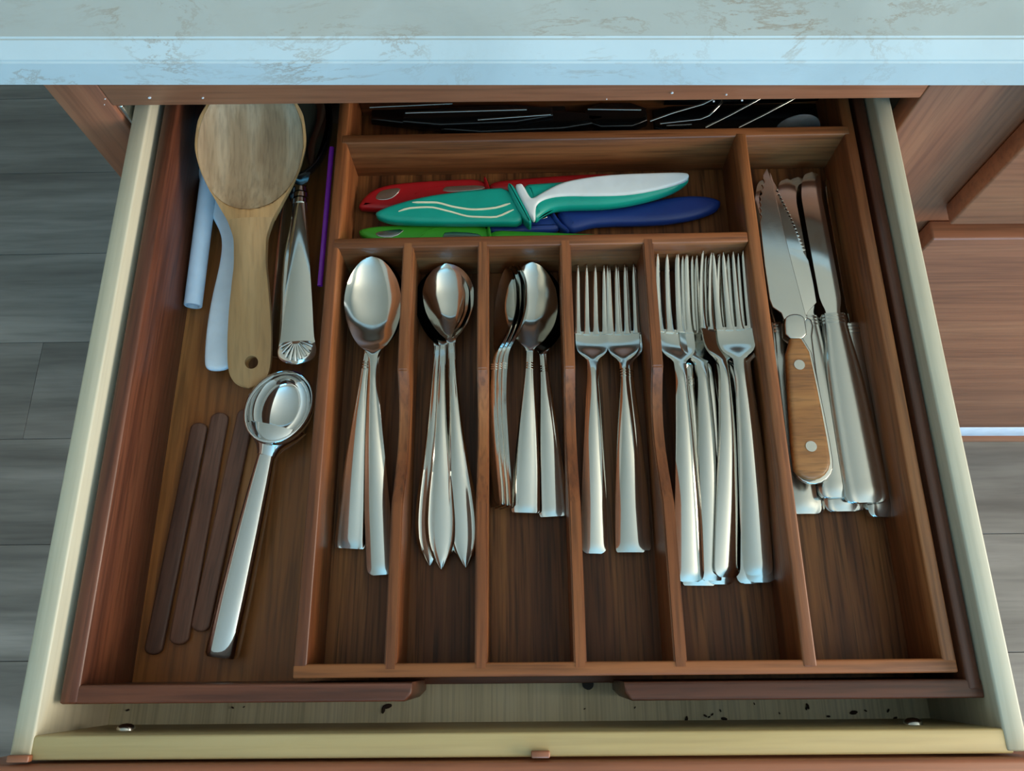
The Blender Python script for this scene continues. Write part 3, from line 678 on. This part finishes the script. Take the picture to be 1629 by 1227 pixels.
# white plastic spoon beneath it
o = thing_at('plastic_spoon', 346, 582, .016, 'white plastic spoon with a wide wavy handle under the wooden spoon', 'spoon')
px_knife_part('spoon_body', [(312, 235), (313, 262), (317, 295), (325, 322), (339, 348), (350, 370), (352, 392), (347, 425), (336, 470), (327, 520), (323, 575), (327, 587), (345, 589), (362, 585), (366, 572), (370, 520), (378, 470), (381, 420), (384, 385), (400, 350), (440, 310), (455, 260), (450, 200), (410, 160), (350, 165), (322, 195)], .0215, .0055, 'white', o, None, .0024, 2)
# milky tube
a, b = at(307, 487, ZW+.0085), at(337, 250, ZW+.020)
o = empty('drinking_tube'); o.matrix_world = frame_at(a, b); L = (b-a).length; R1 = 15.5*.00042
rg = [[(x, r*math.cos(2*PI*k/24), r*math.sin(2*PI*k/24)) for k in range(24)] for x, r in ((.025, R1*.66), (0, R1*.7), (0, R1*.95), (.0005, R1), (L, R1))]
sub('tube_body', bm_rings(rg, True, True), 'tube', o, True, 50)
tag(o, 'milky white plastic tube with open end, left of the white spoon', 'tube')
# shell-ended silver handle and its neighbour
o, L = lay('serving_spoon', (472, 580), (478, 285), .034, .042)
W_SH = [(0, .004), (.003, .025), (.008, .042), (.02, .068), (.045, .088), (.07, .092), (.105, .086), (.14, .080), (.3, .070), (.5, .056), (.75, .040), (.88, .033), (1, .03)]
sub('handle', bm_blade(L, .10, .87, W_SH, ((0, 0),), [(0, .012), (1, .016)], ((0, 0),), [(0, .02)], n=30), 'steel', o)
sub('shell_end', bm_blade(L, 0, .115, W_SH, ((0, 0),), [(0, .002), (.03, .024), (.09, .022), (.115, .012)], ((0, 0),), [(0, .004), (.03, .02)], n=24), 'steel', o)
for k in range(9):
    a = math.radians(-72+18*k); c = Vector((.118*L, 0, .012*L)); pts = []
    for t in (.25, .5, .75, .95):
        x = c.x-math.cos(a)*.112*L*t; y = math.sin(a)*.086*L*t; sx = x/L; wv = max(.02, interp(W_SH, sx))*L
        pts.append((x, y, interp([(0, .004), (.03, .024), (.09, .022), (.115, .012)], sx)*L*(1-(min(1, abs(y)/wv))**2)+.0006))
    sub('shell_rib', bm_tube(pts, [.0005, .0008, .001, .0011], 8), 'chrome', o)
for k in range(3): sub('collar_ring', bm_blade(L, .86+k*.032, .885+k*.032, [(0, .036+.004*(k == 1))], ((0, 0),), [(0, .024)], ((0, 0),), [(0, .024)], n=5), 'steel', o)
sub('bowl', bm_blade(L*1.6, .6, 1, [(.6, .02), (.66, .035), (.74, .062), (.84, .080), (.93, .068), (.98, .04), (1, .003)], ((0, 0),), ((0, 0),), [(.6, 0), (.68, .012), (.82, .035), (.95, .015), (1, 0)], [(0, .006)], n=30), 'steel', o)
tag(o, 'silver serving spoon with a scallop shell at its handle end', 'serving spoon')
o, L = lay('serving_piece', (449, 569), (462, 250), .020, .028)
sub('handle', bm_blade(L, 0, .8, [(0, .03), (.006, .05), (.02, .056), (.3, .052), (.6, .042), (.8, .03)], ((0, 0),), [(0, .012)], ((0, 0),), [(0, .018)], n=30), 'steel', o)
sub('head', bm_blade(L, .79, 1.3, [(.79, .03), (.85, .03), (.95, .06), (1.25, .06), (1.3, .03)], ((0, 0),), ((0, .004),), ((0, 0),), [(0, .01)], n=20), 'steel', o)
tag(o, 'plain silver serving piece left of the shell-ended handle, mostly hidden', 'serving piece')
# black ladle
c = at(476, 196, .046); o = empty('black_ladle', c); tag(o, 'glossy black ladle bowl behind the wooden spoon', 'ladle'); n = 36; seq = []
for i in range(1, 13): f = math.sin(PI/2*i/12); seq.append((f*.030+.0016, -.022*math.cos(PI/2*i/12)-.0016))
seq += [(.0318, .0006), (.0308, .001)]
for i in range(12, 0, -1): f = math.sin(PI/2*i/12); seq.append((f*.030, -.022*math.cos(PI/2*i/12)))
sub('bowl', bm_rings([[(r*math.cos(2*PI*k/n)*.78, r*math.sin(2*PI*k/n)*1.5, z) for k in range(n)] for r, z in seq]), 'black', o, True, 70)
sub('handle', bm_tube([(0, .040, -.001), (-.001, .052, .001), (-.002, .062, .004), (-.003, .070, .008)], [.005, .0048, .0048, .005], 12), 'black', o)
# purple pieces
a, b = at(528, 235, .052), at(509, 455, .036); o = empty('purple_straw'); o.matrix_world = frame_at(b, a); L = (a-b).length
rg = [[(x, r*math.cos(2*PI*k/16), r*math.sin(2*PI*k/16)) for k in range(16)] for x, r in ((.01, .0011), (0, .0012), (0, .0019), (L, .0019))]
sub('straw_body', bm_rings(rg), 'purple', o, True, 50); tag(o, 'thin purple plastic straw leaning on the centre tray wall', 'straw')
o = thing_at('purple_spatula', 490, 560, .020, 'purple plastic spatula handle peeking from under the shell-ended spoon', 'spatula')
px_knife_part('handle', [(470, 330), (484, 400), (497, 560), (488, 574), (474, 572), (462, 500), (460, 400), (458, 330)], .0245, .006, 'purple', o, None, .002, 1)

# ------------------------------------------------------------------ dark back compartment
def rod(name, pts, r, mat, parent, n=10): return sharp(link(name, bm_tube(pts, r, n), mat, parent), 50)
def black_tool(label, pts, w_, strip, cat='utensil'):
    P = [at(u, v, z) for u, v, z in pts]; o = empty('black_utensil', P[0]); d = (P[1]-P[0]).normalized(); nrm = Vector((-d.y, d.x, 0)).normalized()*w_
    ol = [(P[0]-nrm).to_2d(), (P[1]-nrm).to_2d(), (P[1]+nrm).to_2d(), (P[0]+nrm).to_2d()]
    sharp(link('handle', bm_pillow(chaikin(ol, 1), pts[0][2]-.010, pts[0][2], .003), 'black', o), 40)
    u0, v0, u1, v1, zz = strip; rod('metal_shaft', [at(u0, v0, zz), at(u1, v1, zz)], .0009, 'dull', o)
    tag(o, label, cat); return o
black_tool('black-handled utensil lying at the left of the dark back compartment', [(590, 178, .034), (900, 168, .034)], .014, (588, 171, 720, 165, .046))
black_tool('black-handled utensil with long bright shaft in the back compartment', [(640, 186, .044), (880, 176, .044)], .009, (645, 180, 838, 174.5, .052))
black_tool('short black utensil with notched bright shaft beside the rear divider', [(700, 198, .040), (960, 186, .040)], .009, (760, 191, 876, 182.5, .050))
black_tool('black utensil with dull bright clip in the middle of the back compartment', [(930, 182, .040), (1030, 180, .040)], .012, (935, 174, 1020, 175, .049))
black_tool('broad black slab added under the whisk wires to darken the right of the back compartment', [(1040, 188, .032), (1320, 180, .032)], .018, (1060, 200, 1100, 198, .034))  # extra black piece, put in to deepen the dark at this end
o = thing_at('wire_whisk', 1140, 190, .03, 'wire whisk with bright loops in the back compartment', 'whisk')
for pts in ([(1034, 193), (1070, 180), (1118, 166), (1150, 150)], [(1050, 197), (1114, 190), (1128, 184), (1148, 164), (1150, 152)],
            [(1122, 203), (1160, 184), (1204, 160), (1240, 140)], [(1175, 203), (1215, 183), (1258, 160), (1290, 142)]):
    rod('wire', [at(u, v, .052+.002*i) for i, (u, v) in enumerate(pts)], .0009, 'steel', o)
px_knife_part('handle', [(1060, 140), (1330, 132), (1330, 145), (1060, 153)], .05, .014, 'black', o, None, .005, 1)
c = at(1268, 208, .046); o = empty('clear_disc', c); tag(o, 'frosted clear plastic disc standing up behind the rear divider', 'disc')
n = 32; sub('disc_body', bm_rings([[(r*math.cos(2*PI*k/n), y, r*math.sin(2*PI*k/n)) for k in range(n)] for r, y in ((.012, 0), (.0165, .0002), (.0165, .0016), (.012, .0018))]), 'clear', o)

# ------------------------------------------------------------------ crumbs on the drawer bottom
bm = bmesh.new()
spots = [(610, 1129, 5), (616, 1124, 6), (203, 1130, 2.5), (1092, 1145, 4), (1122, 1139, 2.5), (1128, 1141, 2), (1133, 1137, 2), (1146, 1131, 1.8), (1152, 1144, 4), (1285, 1124, 3.5), (1283, 1127, 2.5), (1318, 1140, 2.5), (1358, 1134, 5), (1377, 1131, 2), (1413, 1131, 2.5), (1424, 1143, 3), (930, 1128, 1.5), (1010, 1126, 1.5), (370, 1126, 2), (388, 1125, 1.5), (1200, 1120, 1.6), (1240, 1135, 1.5)]
for u, v, r in spots:
    p = at(u, v, .0008); r *= .00035; a = random.random()*PI
    mt = Matrix.Translation(p) @ Matrix.Rotation(a, 4, 'Z') @ Matrix.Diagonal((r*1.7, r*.8, min(r, .0008), 1))
    bmesh.ops.create_icosphere(bm, subdivisions=1, radius=1, matrix=mt)
cr = link('crumbs', bm, 'crumb'); tag(cr, 'dark brown crumbs scattered on the drawer bottom near the front', 'crumbs', kind='stuff')
